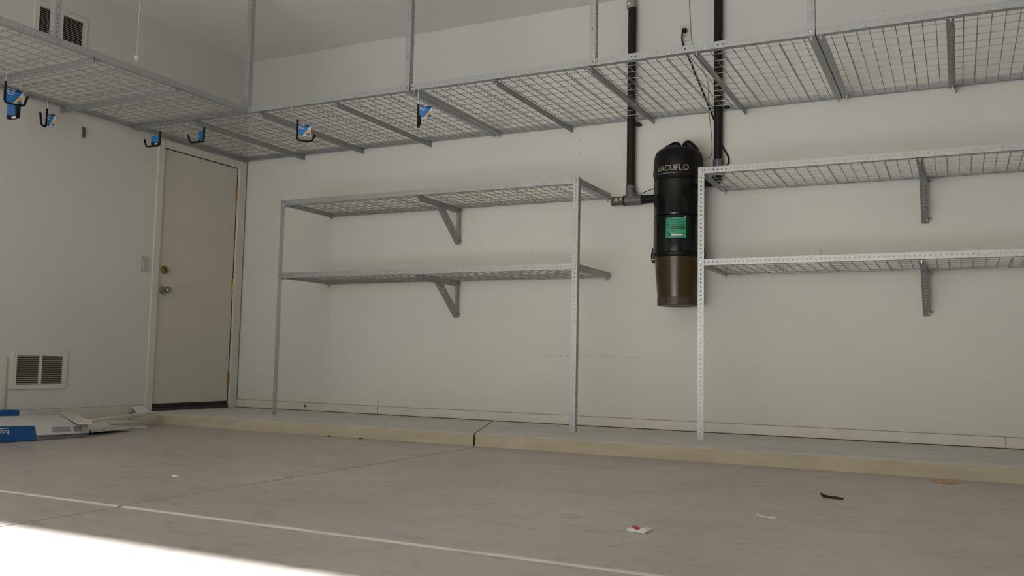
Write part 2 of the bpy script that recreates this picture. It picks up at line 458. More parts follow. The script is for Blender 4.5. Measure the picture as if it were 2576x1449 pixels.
# door
dr = empty('door_1', (0, -.5, HC), 'plain flush beige door with brass hinges, deadbolt and knob', kind='structure')
G = .005
slb = MB().bbox((-.045, DL + G, HC + .014), (-.004, DR - G, DT - G), .002).build('door_slab', 'door', dr)
def cas(a, b): return MB().bbox(a, b, .003).build('casing', 'trim', dr)
cas((.0005, DL - .062, HC), (.017, DL, DT + .062)); cas((.0005, DR, HC), (.017, DR + .084, DT + .062)); cas((.0005, DL, DT), (.017, DR, DT + .062))
MB().box((.0004, DR + .0842, HC), (.010, DR + .0885, DT + .062)).build('dark_line', 'darkline', dr)  # dark strip paints shade into the gap beside the casing
for a, b in (((-.11, DL, HC), (-.048, DL + .012, DT)), ((-.11, DR - .012, HC), (-.048, DR, DT)), ((-.11, DL, DT - .012), (-.048, DR, DT)), ((-.05, DL, HC), (-.002, DL + .0045, DT)), ((-.05, DR - .0045, HC), (-.002, DR, DT)), ((-.05, DL, DT - .0045), (-.002, DR, DT))):
    MB().box(a, b).build('stop_and_gap_shade', 'sweep', dr)  # door stops, plus outer dark strips that paint shade into the door gap
MB().bbox((-.004, DL + .006, HC + .022), (.004, DR - .006, HC + .056), .002).build('door_sweep', 'sweep', dr)
MB().bbox((-.05, DL + .002, HC), (.014, DR - .002, HC + .02), .004).build('threshold', 'thresh', dr)
for hz in (1.903, 1.116, .323):
    mb = MB(); mb.box((-.0045, DR - .014, hz - .05), (.004, DR - .004, hz + .05))
    for k in range(5): mb.lathe([(.0062, hz - .05 + k * .02 + .001), (.0062, hz - .05 + k * .02 + .019)], 10, (.008, DR - .0065, 0))
    h = mb.build('hinge', 'brass', dr)
kb = MB().lathe([(.034, -.004), (.034, .003), (.028, .008), (.012, .012), (.0115, .034), (.021, .040), (.027, .050), (.027, .060), (.021, .068), (.0, .070)], 28, (0, -.845, 1.007), axis='x').build('knob', 'nickel', dr, True)
db = MB().lathe([(.033, -.004), (.033, .006), (.028, .014), (.0, .015)], 28, (0, -.844, 1.166), axis='x').build('deadbolt', 'brass', dr, True)
mb = MB(); c = V((.02, -.844, 1.166)); ang = math.radians(-38)
d1 = V((0, math.cos(ang), math.sin(ang))); d2 = V((0, -math.sin(ang), math.cos(ang)))
mb.hexa([tuple(c + V((x, 0, 0)) + d1 * a + d2 * b) for x in (-.006, .010) for a, b in ((-.022, -.005), (.022, -.005), (.022, .005), (-.022, .005))])
mb.build_at('thumb_turn', 'brass', db)

# ------------------------------------------------------------------ overhead racks
ZS = 2.2016
def overhead(loc, label, P, length, depth, beams, posts, lf, end0=True):
    """P(l, d): world xy of a point l along the front rail and d behind it.  lf, df: unit vectors along l and d"""
    r = empty('overhead_rack', loc, label, 'storage rack', 'overhead wire racks')
    o = V((*P(0, 0), ZS)); lx = (V((*P(1, 0), ZS)) - o).normalized(); dx = (V((*P(0, 1), ZS)) - o).normalized()
    up, dn = V((0, 0, 1)), V((0, 0, -1))
    Q = lambda l, d, z=0: o + lx * l + dx * d + up * z
    angle(r, 'front_rail', Q(0, 0), Q(length, 0), up, dx)
    angle(r, 'back_rail', Q(0, depth), Q(length, depth), up, -dx)
    angle(r, 'end_rail', Q(0, .004, -.003), Q(0, depth - .004, -.003), up, lx)
    angle(r, 'end_rail', Q(length, .004, -.003), Q(length, depth - .004, -.003), up, -lx)
    for b in beams:
        angle(r, 'cross_beam', Q(b, .016, -.0035), Q(b, depth, -.0035), dn, lx * lf, 'galvdark')
        bolt(r, Q(b + .018 * lf, .022, -.006)); bolt(r, Q(b + .018 * lf, depth - .02, -.006))
    for e in (.02, length - .02):
        bolt(r, Q(e, .02, -.006)); bolt(r, Q(e, depth - .02, -.006))
    for (l, f1) in posts:
        angle(r, 'hanging_post', Q(l, -.0026, .0), Q(l, -.0026, ZC - ZS - .002), lx * f1, dx)
        bolt(r, Q(l + .019 * f1, -.003, .019), -dx); bolt(r, Q(l + .019 * f1, -.003, .21), -dx)
    half = length / 2
    for k in range(2):
        deck(r, Q(k * half + .004, .004), lx, dx, half - .008, depth - .008, .0048, 20, 11)
    return r
YF = -1.213
overhead((1.235, -.6, ZS), 'overhead wire rack in the room corner above the door', lambda l, d: (.012 + l, YF + d), 2.456, 1.208, (.633, 1.239, 1.878), ((1.118, -1), (2.456, -1)), -1)
overhead((3.7, -.6, ZS), 'overhead wire rack crossed by the two black vacuum pipes', lambda l, d: (2.474 + l, YF + d), 2.440, 1.208, (.606, 1.216, 1.841), ((1.246, -1), (2.440, -1)), -1)
overhead((6.14, -.6, ZS), 'overhead wire rack running out of the right edge, above the right shelves', lambda l, d: (4.921 + l, YF + d), 2.440, 1.208, (.632, 1.24, 1.84), ((1.24, -1), (2.44, -1)), -1)
overhead((.57, -2.44, ZS), 'overhead wire rack along the left wall above the low vent', lambda l, d: (1.13 - d, -1.219 - l), 2.440, 1.124, (.609, 1.227, 1.83), ((1.50, -1), (2.44, -1)), -1)

# ------------------------------------------------------------------ free-standing front / wall fixed shelving
def shelving(x0, x1, label):
    yf, yb = -.606, -.003; mid = (x0 + x1) / 2
    r = empty('shelving_unit', (mid, -.3, HC), label, 'shelving', 'two-tier steel shelving units')
    up, dn, bk, fr, rt, lt = V((0, 0, 1)), V((0, 0, -1)), V((0, 1, 0)), V((0, -1, 0)), V((1, 0, 0)), V((-1, 0, 0))
    angle(r, 'leg', (x0 - .0024, yf - .0026, HC), (x0 - .0024, yf - .0026, 1.700), rt, bk)
    angle(r, 'leg', (x1 + .0024, yf - .0026, HC), (x1 + .0024, yf - .0026, 1.700), lt, bk)
    for z in (1.660, 1.105):
        angle(r, 'front_rail', (x0, yf, z), (x1, yf, z), up, bk)
        angle(r, 'back_rail', (x0, yb, z), (x1, yb, z), up, fr)
        angle(r, 'end_rail', (x0, yf + .004, z - .003), (x0, yb - .002, z - .003), up, rt)
        angle(r, 'end_rail', (x1, yf + .004, z - .003), (x1, yb - .002, z - .003), up, lt)
        angle(r, 'cross_beam', (mid + .012, yf + .012, z - .0035), (mid + .012, yb, z - .0035), dn, lt, 'galvdark')
        angle(r, 'wall_strut', (mid + .0145, yb, z - .27), (mid + .0145, yb, z - .004), lt, fr)
        p0 = V((mid + .017, yf + .30, z - .012)); p1 = V((mid + .017, yb - .002, z - .262))
        dv = (p1 - p0).normalized(); nrm = dv.cross(rt).normalized()
        if nrm.y > 0: nrm = -nrm                      # points forward and down
        angle(r, 'diagonal_brace', p0 + nrm * .018, p1 + nrm * .018, lt, -nrm, 'galvdark')
        for xx in (x0 + .02, x1 - .02):
            bolt(r, (xx, yb - .022, z - .006)); bolt(r, (xx, yf + .02, z - .006))
        bolt(r, (x0 + .017, yf - .003, z + .019), (0, -1, 0)); bolt(r, (x1 - .017, yf - .003, z + .019), (0, -1, 0))
        bolt(r, (mid - .006, yf + .02, z - .006)); bolt(r, (mid + .018, yb - .02, z - .02), (1, 0, 0)); bolt(r, (mid + .018, yb - .02, z - .25), (1, 0, 0))
        half = (x1 - x0) / 2
        for k in range(2):
            deck(r, (x0 + k * half + .004, yf + .004, z), rt, bk, half - .008, yb - yf - .008, .0048, 20, 6)
    return r
shelving(.937, 3.377, 'left two-tier galvanised shelving unit between the door and the vacuum')
shelving(4.157, 6.597, 'right two-tier galvanised shelving unit beside the vacuum, running out of view')

# ------------------------------------------------------------------ central vacuum
VC = V((3.912, -.185, 0)); VR = .159
vac = empty('central_vacuum', (VC.x, VC.y, .889), 'tall black wall-mounted central vacuum with brown dust canister', 'vacuum')
P3 = lambda prof: [(r, z) for r, z in prof]
MB().lathe([(VR - .004, 1.715), (VR, 1.7185), (VR, 1.722), (VR, 1.75), (VR, 1.82), (VR - .0005, 1.845), (VR - .004, 1.872), (VR - .014, 1.897), (VR - .032, 1.915), (VR - .06, 1.926), (.05, 1.930), (0, 1.931)], 56, VC).build('motor_cap', 'vacap', vac, True)
MB().lathe([(VR - .008, 1.712), (VR - .008, 1.716)], 56, VC).build('seam_ring', 'duct', vac, True)
up_ = MB().lathe([(VR - .006, 1.473), (VR - .002, 1.4755), (VR - .001, 1.479), (VR - .001, 1.482), (VR - .001, 1.52), (VR - .001, 1.66), (VR - .001, 1.700), (VR - .001, 1.7035), (VR - .002, 1.707), (VR - .006, 1.7115)], 56, VC).build('upper_body', 'vac', vac, True)
lo_ = MB().lathe([(VR - .003, 1.230), (VR, 1.233), (VR, 1.236), (VR, 1.26), (VR, 1.44), (VR, 1.461), (VR, 1.4635), (VR - .0015, 1.467), (VR - .006, 1.4715)], 56, VC).build('lower_body', 'vac', vac, True)
MB().lathe([(VR - .010, 1.20), (VR - .002, 1.205), (VR + .003, 1.212), (VR + .003, 1.226), (VR - .002, 1.232)], 56, VC).build('band', 'vacap', vac, True)
MB().lathe([(.130, .938), (.1305, .944), (.1325, .968), (.1415, 1.08), (.150, 1.19), (.1515, 1.208)], 56, VC).build('canister', 'canister', vac, True)
mb = MB().lathe([(.0, .899), (.118, .897), (.127, .892), (.130, .895), (.1325, .940), (.128, .945)], 56, VC)
for k in range(10):
    a = 2 * math.pi * k / 10; d = V((math.cos(a), math.sin(a), 0)); tt = V((-math.sin(a), math.cos(a), 0))
    mb.hexa([tuple(VC + d * r_ + tt * w_ + V((0, 0, z))) for z in (.893, .942) for r_, w_ in ((.128, -.003), (.136, -.003), (.136, .003), (.128, .003))])
mb.build('canister_base', 'canbase', vac, True)
def CR(p, t_):
    i = min(int(t_), len(p) - 2); u = t_ - i
    p0, p1, p2, p3 = p[max(i - 1, 0)], p[i], p[i + 1], p[min(i + 2, len(p) - 1)]
    return .5 * ((2 * p1) + (p2 - p0) * u + (2 * p0 - 5 * p1 + 4 * p2 - p3) * u ** 2 + (3 * p1 - p0 - 3 * p2 + p3) * u ** 3)
# two exhaust humps on the cap
for hx, hy, ln in ((-.018, -.03, .11), (.060, -.02, .055)):
    pts = [VC + V((hx - ln, hy + .02, 1.905)), VC + V((hx - ln * .5, hy + .01, 1.928)), VC + V((hx, hy, 1.946)), VC + V((hx + .022, hy, 1.940)), VC + V((hx + .04, hy, 1.915))] if hx < 0 else \
          [VC + V((hx - .030, hy, 1.915)), VC + V((hx - .010, hy, 1.942)), VC + V((hx + .008, hy, 1.951)), VC + V((hx + .030, hy, 1.938)), VC + V((hx + .070, hy + .01, 1.905))]
    pts = [CR(pts, i / 4) for i in range(17)]; rad = [CR([V((r_, 0, 0)) for r_ in (.012, .020, .024, .022, .014)], i / 4).x for i in range(17)]
    MB().tube(pts, rad, 16).build('exhaust_hump', 'vacap', vac, True)
for sx in (-1, 1):                                    # spring latches
    bx = VC.x + sx * (VR + .004); mb = MB()
    mb.bbox((bx - .006, VC.y - .016, 1.205), (bx + .006, VC.y + .016, 1.275), .003)
    mb.tube([(bx, VC.y, 1.285), (bx + sx * .010, VC.y, 1.262), (bx + sx * .017, VC.y, 1.225), (bx + sx * .012, VC.y, 1.190), (bx + sx * .003, VC.y, 1.178)], .004, 8)
    mb.bbox((bx - .004, VC.y - .012, 1.176), (bx + .005, VC.y + .012, 1.198), .002)
    mb.build('latch', 'vacap', vac)
for z in (1.76, 1.795):
    MB().lathe([(.004, 0), (.004, .007)], 8, (VC.x - VR - .006, VC.y - .02, z), axis='x').build('rivet', 'vacap', vac)
def wrap(s, z, rad, ang0=0.):
    """s metres along the skin from the direction ang0 (0 = straight out of the wall, + = to the right)"""
    a = ang0 + s / rad
    return VC + V((rad * math.sin(a), -rad * math.cos(a), z))
def wrapped_text(name, body, size, ang0, z0, parent, mk, rot=False, bold=0., rad=VR + .0022, xs=1., align='CENTER', s0=0.):
    vs, fs = text_mesh(body, size, bold, align); mb = MB(); out = []
    for v_ in vs:
        x, y = v_.x * xs, v_.y
        if rot: x, y = -y, x
        out.append(wrap(x + s0, z0 + y, rad, ang0))
    mb.add(out, fs); return mb.build_at(name, mk, parent)
def wrapped_rect(mb, s0, s1, z0, z1, rad, ang0, mi=0, n=8):
    vs = []; 
    for i in range(n + 1):
        s = s0 + (s1 - s0) * i / n
        vs += [wrap(s, z0, rad, ang0), wrap(s, z1, rad, ang0), wrap(s, z0, rad - .002, ang0), wrap(s, z1, rad - .002, ang0)]
    fs = []
    for i in range(n):
        a, b = i * 4, i * 4 + 4
        fs += [(a, b, b + 1, a + 1), (a + 2, a + 3, b + 3, b + 2), (a + 1, b + 1, b + 3, a + 3), (a, a + 2, b + 2, b)]
    fs += [(0, 1, 3, 2), (n * 4, n * 4 + 2, n * 4 + 3, n * 4 + 1)]
    mb.add(vs, fs, mi)
cap = next(o for o in vac.children if o.name.startswith('motor_cap'))
wrapped_text('logo_lettering', 'VACUFLO', .055, math.radians(0), 1.770, cap, 'logo', bold=.0006, xs=.93)
mb = MB(); wrapped_rect(mb, -.100, -.075, 1.737, 1.741, VR + .0022, math.radians(-1), 0); wrapped_rect(mb, -.075, .015, 1.737, 1.7405, VR + .0022, math.radians(-1), 1)
wrapped_rect(mb, .015, .035, 1.737, 1.741, VR + .0022, math.radians(-1), 0); wrapped_rect(mb, .04, .12, 1.733, 1.741, VR + .0022, math.radians(-1), 2)
mb.build_at('logo_underline', ['logo', 'logoblue', 'absb'], cap)
# register sticker
SA = math.radians(11); sr = VR + .0022
mb = MB(); wrapped_rect(mb, -.066, .066, 1.318, 1.446, sr, SA)
st = mb.build('sticker', 'green', vac); tag(st, 'green square registration sticker')
wrapped_text('sticker_lettering', 'VACUFLO', .034, SA, 1.385, st, 'greend', rot=True, bold=.0004, rad=sr + .0012, xs=.86, s0=-.050)
for body, sz, z in (('Register', .0185, 1.433), ('Your VACUFLO', .0135, 1.418), ('System Warranty', .0125, 1.403)):
    wrapped_text('sticker_lettering', body, sz, SA, z, st, 'greend', bold=.0004, rad=sr + .0012, align='LEFT', s0=-.030)
wrapped_text('sticker_lettering', 'online', .011, SA, 1.358, st, 'greend', bold=.0004, rad=sr + .0012, align='LEFT', s0=-.030)
mb = MB(); wrapped_rect(mb, -.031, .060, 1.371, 1.381, sr + .0012, SA); wrapped_rect(mb, -.031, .060, 1.383, 1.393, sr + .0012, SA)
wrapped_rect(mb, -.0345, -.0335, 1.325, 1.44, sr + .0012, SA); wrapped_rect(mb, -.031, .06, 1.364, 1.3655, sr + .0012, SA)
wrapped_rect(mb, -.050, .050, 1.328, 1.343, sr + .0012, SA); wrapped_rect(mb, -.030, .046, 1.331, 1.340, sr + .0022, SA, 1)
mb.build_at('sticker_print', ['greend', 'paper'], st)
mb = MB(); wrapped_rect(mb, .052, .066, 1.446, 1.4525, sr, SA); mb.build_at('sticker_tab', 'paper', st)

# intake pipe left of the vacuum
PR = .0285; PX, PY = 3.535, -.045
pi_ = empty('intake_pipe', (PX, PY, 1.6), 'black vacuum intake pipe ending in a grey tee left of the vacuum', 'pipe')
TZ = 1.633
MB().lathe([(PR, 1.712), (PR, 3.000)], 24, (PX, PY, 0)).build('riser', 'absb', pi_, True)
MB().lathe([(PR + .003, 2.995), (PR + .005, 2.998), (PR + .005, 3.045), (PR + .003, 3.048)], 24, (PX - .008, PY, 0)).build('coupling', 'pvcl', pi_, True)
MB().box((PX - .025, PY - PR - .0068, 3.015), (PX - .003, PY - PR - .003, 3.027)).build('coupling_label', 'paper', pi_)
MB().lathe([(PR, 3.04), (PR, ZC - .001)], 24, (PX - .008, PY, 0)).build('top_pipe', 'pvcw', pi_, True)
mb = MB().tube([(3.500, PY, TZ), (3.618, PY, TZ)], PR + .007, 24)
mb.tube([(PX, PY, 1.735), (PX, PY, 1.69), (PX + .012, PY, 1.655), (PX + .035, PY, TZ)], [PR + .006, PR + .006, PR + .006, PR + .004], 24)
mb.tube([(PX, PY, 1.73), (PX, PY, 1.64)], PR + .0055, 24)
mb.build('tee', 'pvc', pi_, True)
MB().tube([(3.612, PY, TZ), (3.79, PY - .03, TZ - .004)], PR, 24).build('inlet_pipe', 'abs', pi_, True)
MB().lathe([(PR + .008, 3.490), (PR + .0095, 3.494), (PR + .008, 3.500)], 24, (0, PY, TZ), axis='x').build('gasket', 'black', pi_, True)
ob = MB().lathe([(.014, 3.396), (PR + .004, 3.402), (PR + .005, 3.412), (PR + .001, 3.425), (PR + .001, 3.492)], 10, (0, PY, TZ), axis='x').build('valve_cap', 'valve', pi_)
mb = MB(); mb.box((3.432, PY - PR - .005, TZ - .008), (3.452, PY - PR + .002, TZ + .016)); mb.box((3.468, PY - PR - .005, TZ - .004), (3.482, PY - PR + .002, TZ + .018))
mb.build('sticker', 'yellow', pi_)
MB().bbox((3.565, PY - .02, 2.155), (3.60, -.001, 2.172), .003).build('strap', 'black', pi_)

# exhaust pipe right of the vacuum
EX, EY = 4.140, -.045
pe = empty('exhaust_pipe', (EX, EY, 1.6), 'plain black exhaust pipe rising to the ceiling right of the vacuum', 'pipe')
MB().lathe([(PR, 1.84), (PR, ZC - .001)], 24, (EX, EY, 0)).build('riser', 'abs', pe, True)
MB().lathe([(PR + .003, 1.795), (PR + .005, 1.80), (PR + .005, 1.866), (PR + .002, 1.869)], 24, (EX, EY, 0)).build('coupling', 'pvc', pe, True)
MB().tube([(EX, EY, 1.80), (EX, EY - .002, 1.76), (EX - .01, EY - .015, 1.725), (EX - .04, EY - .045, 1.708), (EX - .09, EY - .09, 1.705)], PR, 20).build('elbow', 'abs', pe, True)
MB().bbox((EX + .026, EY - .02, 2.205), (EX + .075, -.001, 2.222), .003).build('strap', 'black', pe)

# outlets, switch, cords
def outlet(name, x, z, label, plug=False):
    o = empty(name, (x, 0, z), label, 'outlet', 'wall outlets')
    MB().bbox((x - .035, -.006, z - .0575), (x + .035, -.0003, z + .0575), .003).build('cover_plate', 'outlet', o)
    for dz in (.0195, -.0195):
        f = MB().bbox((x - .0165, -.0085, z + dz - .0145), (x + .0165, -.005, z + dz + .0145), .004).build('receptacle', 'outlet', o)
        mb = MB()
        mb.box((x - .0085, -.0092, z + dz - .004), (x - .006, -.008, z + dz + .006)); mb.box((x + .006, -.0092, z + dz - .004), (x + .0085, -.008, z + dz + .006))
        mb.box((x - .002, -.0092, z + dz - .0105), (x + .002, -.008, z + dz - .006)); mb.build_at('slots', 'duct', f)
    return o
outlet('wall_outlet', 3.900, 2.777, 'white wall outlet with the black vacuum plug above the overhead rack')
outlet('wall_outlet', 4.740, 1.195, 'white wall outlet half hidden behind the right lower shelf')
sw = empty('light_switch', (0, -1.04, 1.19), 'pale rocker light switch left of the door', 'switch')
MB().bbox((.0003, -1.078, 1.132), (.007, -1.002, 1.250), .003).build('cover_plate', 'switch', sw)
MB().bbox((.005, -1.057, 1.157), (.0115, -1.023, 1.225), .003).build('rocker', 'switch', sw)
def smooth_path(pts, n=6):
    pts = [V(p) for p in pts]; out = []
    for i in range(len(pts) - 1):
        p0 = pts[max(i - 1, 0)]; p1 = pts[i]; p2 = pts[i + 1]; p3 = pts[min(i + 2, len(pts) - 1)]
        for k in range(n):
            t_ = k / n
            out.append(.5 * ((2 * p1) + (p2 - p0) * t_ + (2 * p0 - 5 * p1 + 4 * p2 - p3) * t_ ** 2 + (3 * p1 - p0 - 3 * p2 + p3) * t_ ** 3))
    return out + [pts[-1]]
pc = empty('power_cord', (3.9, -.03, 2.78), 'black power cord hanging from the upper outlet behind the exhaust pipe', 'cord')
MB().lathe([(.011, 0), (.017, -.012), (.018, -.024), (.012, -.034), (.0, -.036)], 10, (3.903, -.0095, 2.786), axis='y').build('plug', 'black', pc, True)
MB().tube(smooth_path([(3.898, -.036, 2.785), (3.889, -.034, 2.76), (3.889, -.03, 2.72), (3.905, -.025, 2.66), (3.945, -.02, 2.56), (3.983, -.016, 2.46), (4.05, -.012, 2.29), (4.113, -.009, 2.12), (4.145, -.008, 2.0), (4.178, -.010, 1.93), (4.20, -.014, 1.885), (4.202, -.02, 1.85), (4.187, -.035, 1.815), (4.15, -.06, 1.77), (4.09, -.08, 1.735), (4.05, -.10, 1.72)]), .0052, 8).build('cable', 'black', pc, True)
tag(MB().tube(smooth_path([(3.925, -.004, ZC - .002), (3.929, -.004, 3.0), (3.940, -.010, 2.834), (3.954, -.006, 2.69), (4.02, -.005, 2.52), (4.06, -.005, 2.40), (4.064, -.005, 2.25), (4.088, -.006, 2.0), (4.083, -.02, 1.90), (4.058, -.14, 1.848)]), .0022, 6).build('low_voltage_wire', 'tan', None, True), 'thin tan wire running down the back wall to the vacuum', 'wire')
tag(MB().tube(smooth_path([(3.566, -.05, 1.72), (3.575, -.07, 1.692), (3.60, -.084, 1.674), (3.63, -.07, 1.675), (3.67, -.06, 1.690), (3.725, -.09, 1.700), (3.747, -.15, 1.701), (3.744, -.16, 1.735), (3.738, -.17, 1.765), (3.744, -.18, 1.79), (3.752, -.184, 1.797)]), .0026, 6).build('control_wire', 'black', None, True), 'thin black wire looping from the grey tee to the vacuum body', 'wire')

# ------------------------------------------------------------------ vents on the left wall
def vent(z0, label):
    y0, y1, h = -2.064, -1.659, .252
    o = empty('air_vent', (0, (y0 + y1) / 2, z0), label, 'vent', 'wall vents')
    ys = (y0 + .034, -1.868, -1.850, y1 - .033); g0, g1 = z0 + .029, z0 + h - .033
    MB().box((.0003, y0 + .01, z0 + .01), (.002, y1 - .01, z0 + h - .01)).build('duct_shade_plate', 'duct', o)  # flat dark plate stands in for the unlit cavity behind the slats
    mb = MB()
    mb.box((.0005, y0, z0), (.013, y1, g0)); mb.box((.0005, y0, g1), (.013, y1, z0 + h)); mb.box((.0005, y0, g0), (.013, ys[0], g1)); mb.box((.0005, ys[3], g0), (.013, y1, g1))
    mb.build('frame', 'vent', o)
    MB().box((.0005, ys[1], g0), (.013, ys[2], g1)).build('mullion', 'vent', o)
    n = 15; p = (g1 - g0) / n; me = None
    for (a, b) in ((ys[0], ys[1]), (ys[2], ys[3])):
        L = b - a; me = MB().hexa([(.002, 0, .0035), (.012, 0, -.0038), (.012, L, -.0038), (.002, L, .0035), (.0026, 0, .0045), (.0126, 0, -.0028), (.0126, L, -.0028), (.0026, L, .0045)]).mesh('slat', 'slat')
        for i in range(n):
            s = bpy.data.objects.new('slat', me); COL.objects.link(s); s.parent = o
            s.location = V((0, a, g0 + p * (i + .5))) - o.location
    return o
vent(.264, 'low white louvered wall vent near the floor left of the door')
vent(2.628, 'high louvered wall vent behind the left overhead rack')

# ------------------------------------------------------------------ storage hooks with blue tags
TAGM = ['blue', 'navy', 'boardw', 'orange', 'paper', 'black']
def hook(p, hd, td, label, dirs=(.095, .042), stem=(.075, .145), flip=1, tagdrop=.03, tagw=.085, tagh=.075, back=False):
    """p: where the rod leaves the rack; hd: yaw of the J; td: yaw of the tag"""
    o = empty('storage_hook', p, label, 'hook', 'black coated storage hooks')
    p = V(p); h = V((math.cos(hd), math.sin(hd), 0)); z = V((0, 0, 1))
    s = p - z * stem[0]; b = s - z * stem[1]
    MB().tube(smooth_path([p - h * .045 - z * .035, p - h * .045 + z * .006, p - h * .038 + z * .014, p - h * .008 + z * .014, p + z * .006, p - z * .03, s - z * .004], 4), .0027, 8).build('rod', 'chrome', o, True)
    path = [s, b + z * .016, b + z * .005 + h * .004, b + h * .016, b + h * (dirs[0] - .012), b + h * (dirs[0] + .002) + z * .007, b + h * (dirs[0] + .018) + z * dirs[1], b + h * (dirs[0] + .021) + z * (dirs[1] + .008)]
    MB().tube(path, [.0072, .0072, .0072, .0072, .0072, .0072, .0072, .004], 10).build('coated_hook', 'black', o, True)
    t_ = V((math.cos(td), math.sin(td), 0)); n = t_.cross(z); c = s - z * tagdrop
    mb = MB(); K = 8
    def pt(u, v_, off): 
        cv = .006 * math.sin(u * 3.3)
        return c + t_ * (.002 + u * tagw) - z * (v_ * tagh + .010 * math.sin(u * 2.2) * flip) + n * (cv + off)
    def strip(u0, u1, va, vb, mi, off):
        for k in range(K):
            a, bb = u0 + (u1 - u0) * k / K, u0 + (u1 - u0) * (k + 1) / K
            A = lambda u: va(u) if callable(va) else va
            B = lambda u: vb(u) if callable(vb) else vb
            q = [pt(a, A(a), off), pt(bb, A(bb), off), pt(bb, B(bb), off), pt(a, B(a), off)]
            q2 = [pt(a, A(a), -off), pt(bb, A(bb), -off), pt(bb, B(bb), -off), pt(a, B(a), -off)]
            mb.add(q + q2, [(0, 1, 2, 3), (7, 6, 5, 4), (0, 4, 5, 1), (3, 2, 6, 7), (1, 5, 6, 2), (0, 3, 7, 4)], mi)
    strip(0, 1, 0, 1, 0, .0004)
    if back:
        strip(0, 1, .72, 1.0, 5, .0007); strip(.25, .6, .78, .94, 4, .0010)
    else:
        strip(0, .86, 0, .16, 1, .0007)
        strip(.42, 1, lambda u: 1 - (u - .42) / .58 * .92, 1, 2, .0007)
        strip(.45, .97, lambda u: max(.45, 1 - (u - .42) / .58 * .92 + .04), .97, 3, .0010)
        strip(.68, .95, .74, .97, 0, .0013)
        strip(.04, .55, .07, .105, 4, .0010)
        for k, e in ((0, .5), (1, .5), (2, .42)): strip(.05, e, .22 + k * .10, .245 + k * .10, 4, .0008)
    mb.build('tag', TAGM, o)
    return o
pi = math.pi
hook((1.540, -1.166, 2.198), math.radians(38), math.radians(22), 'hook with blue tag hanging from the rack above the left shelving unit', tagw=.09, dirs=(.098, .042))
hook((2.524, -1.190, 2.196), math.radians(-51), math.radians(25), 'hook with flag-like blue tag near the post, furthest right of the hooks', stem=(.085, .150), tagdrop=.0, tagw=.085)
hook((.724, -1.208, 2.196), math.radians(184), math.radians(165), 'hook with blue tag left of the corner post, nearest the door hinges', stem=(.055, .105), dirs=(.125, .05), tagw=.075, tagh=.085, tagdrop=.012, back=True)
hook((.286, -1.208, 2.196), math.radians(184), math.radians(215), 'hook with narrow blue tag directly above the left door jamb', stem=(.045, .105), dirs=(.13, .05), tagw=.06, tagh=.07, tagdrop=.025, back=True)
hook((.060, -1.965, 2.196), math.radians(-70), math.radians(20), 'hook with blue tag beside the rack beam on the left wall', stem=(.05, .125), dirs=(.05, .075), tagw=.06, tagh=.085, tagdrop=.03)
hook((.40, -2.49, 2.196), math.radians(75), math.radians(75), 'hook with blue tag at the left edge, nearest the viewer', stem=(.055, .13), dirs=(.11, .06), tagw=.10, tagh=.09, tagdrop=.03)
hook((.22, -2.27, 2.196), math.radians(-55), math.radians(215), 'hook with hanging blue tag just behind the leftmost hook', stem=(.06, .15), dirs=(.03, .06), tagw=.07, tagh=.10, tagdrop=.05, back=True)

# pull cord, key hook, door bumper
pcd = empty('pull_cord', (.62, -1.735, 2.49), 'white pull cord with round knob hanging from the ceiling', 'pull cord')
MB().tube([(.628, -1.742, ZC - .001), (.620, -1.735, 2.50)], .0022, 6).build('string', 'cord', pcd, True)
MB().lathe([(.006, 2.470), (.010, 2.474), (.011, 2.480), (.008, 2.484), (.016, 2.490), (.019, 2.499), (.016, 2.509), (.006, 2.516), (0, 2.517)], 20, (.620, -1.735, 0)).build('knob', 'cord', pcd, True)
kh = empty('wall_hook', (0, -1.638, 2.06), 'small brown metal hook screwed to the left wall', 'hook')
MB().lathe([(.010, 0), (.010, .004), (.004, .008), (.004, .016)], 10, (.0003, -1.636, 2.098), axis='x').build('screw', 'rust', kh)
MB().tube([(.010, -1.636, 2.100), (.014, -1.637, 2.085), (.012, -1.637, 2.05), (.010, -1.637, 2.028)], [.004, .011, .010, .008], 8).build('clip', 'rust', kh, True)
bp = empty('door_bumper', (.758, -.014, .114), 'small round metal bumper on the baseboard behind the left shelf leg', 'door stop')
MB().lathe([(.013, -.0005), (.013, -.006), (.009, -.010), (.0, -.010)], 14, (.758, -.0125, .114), axis='y').build('base', 'bolt', bp, True)
MB().lathe([(.007, -.008), (.007, -.014), (.0, -.015)], 12, (.758, -.0125, .114), axis='y').build('tip', 'black', bp, True)

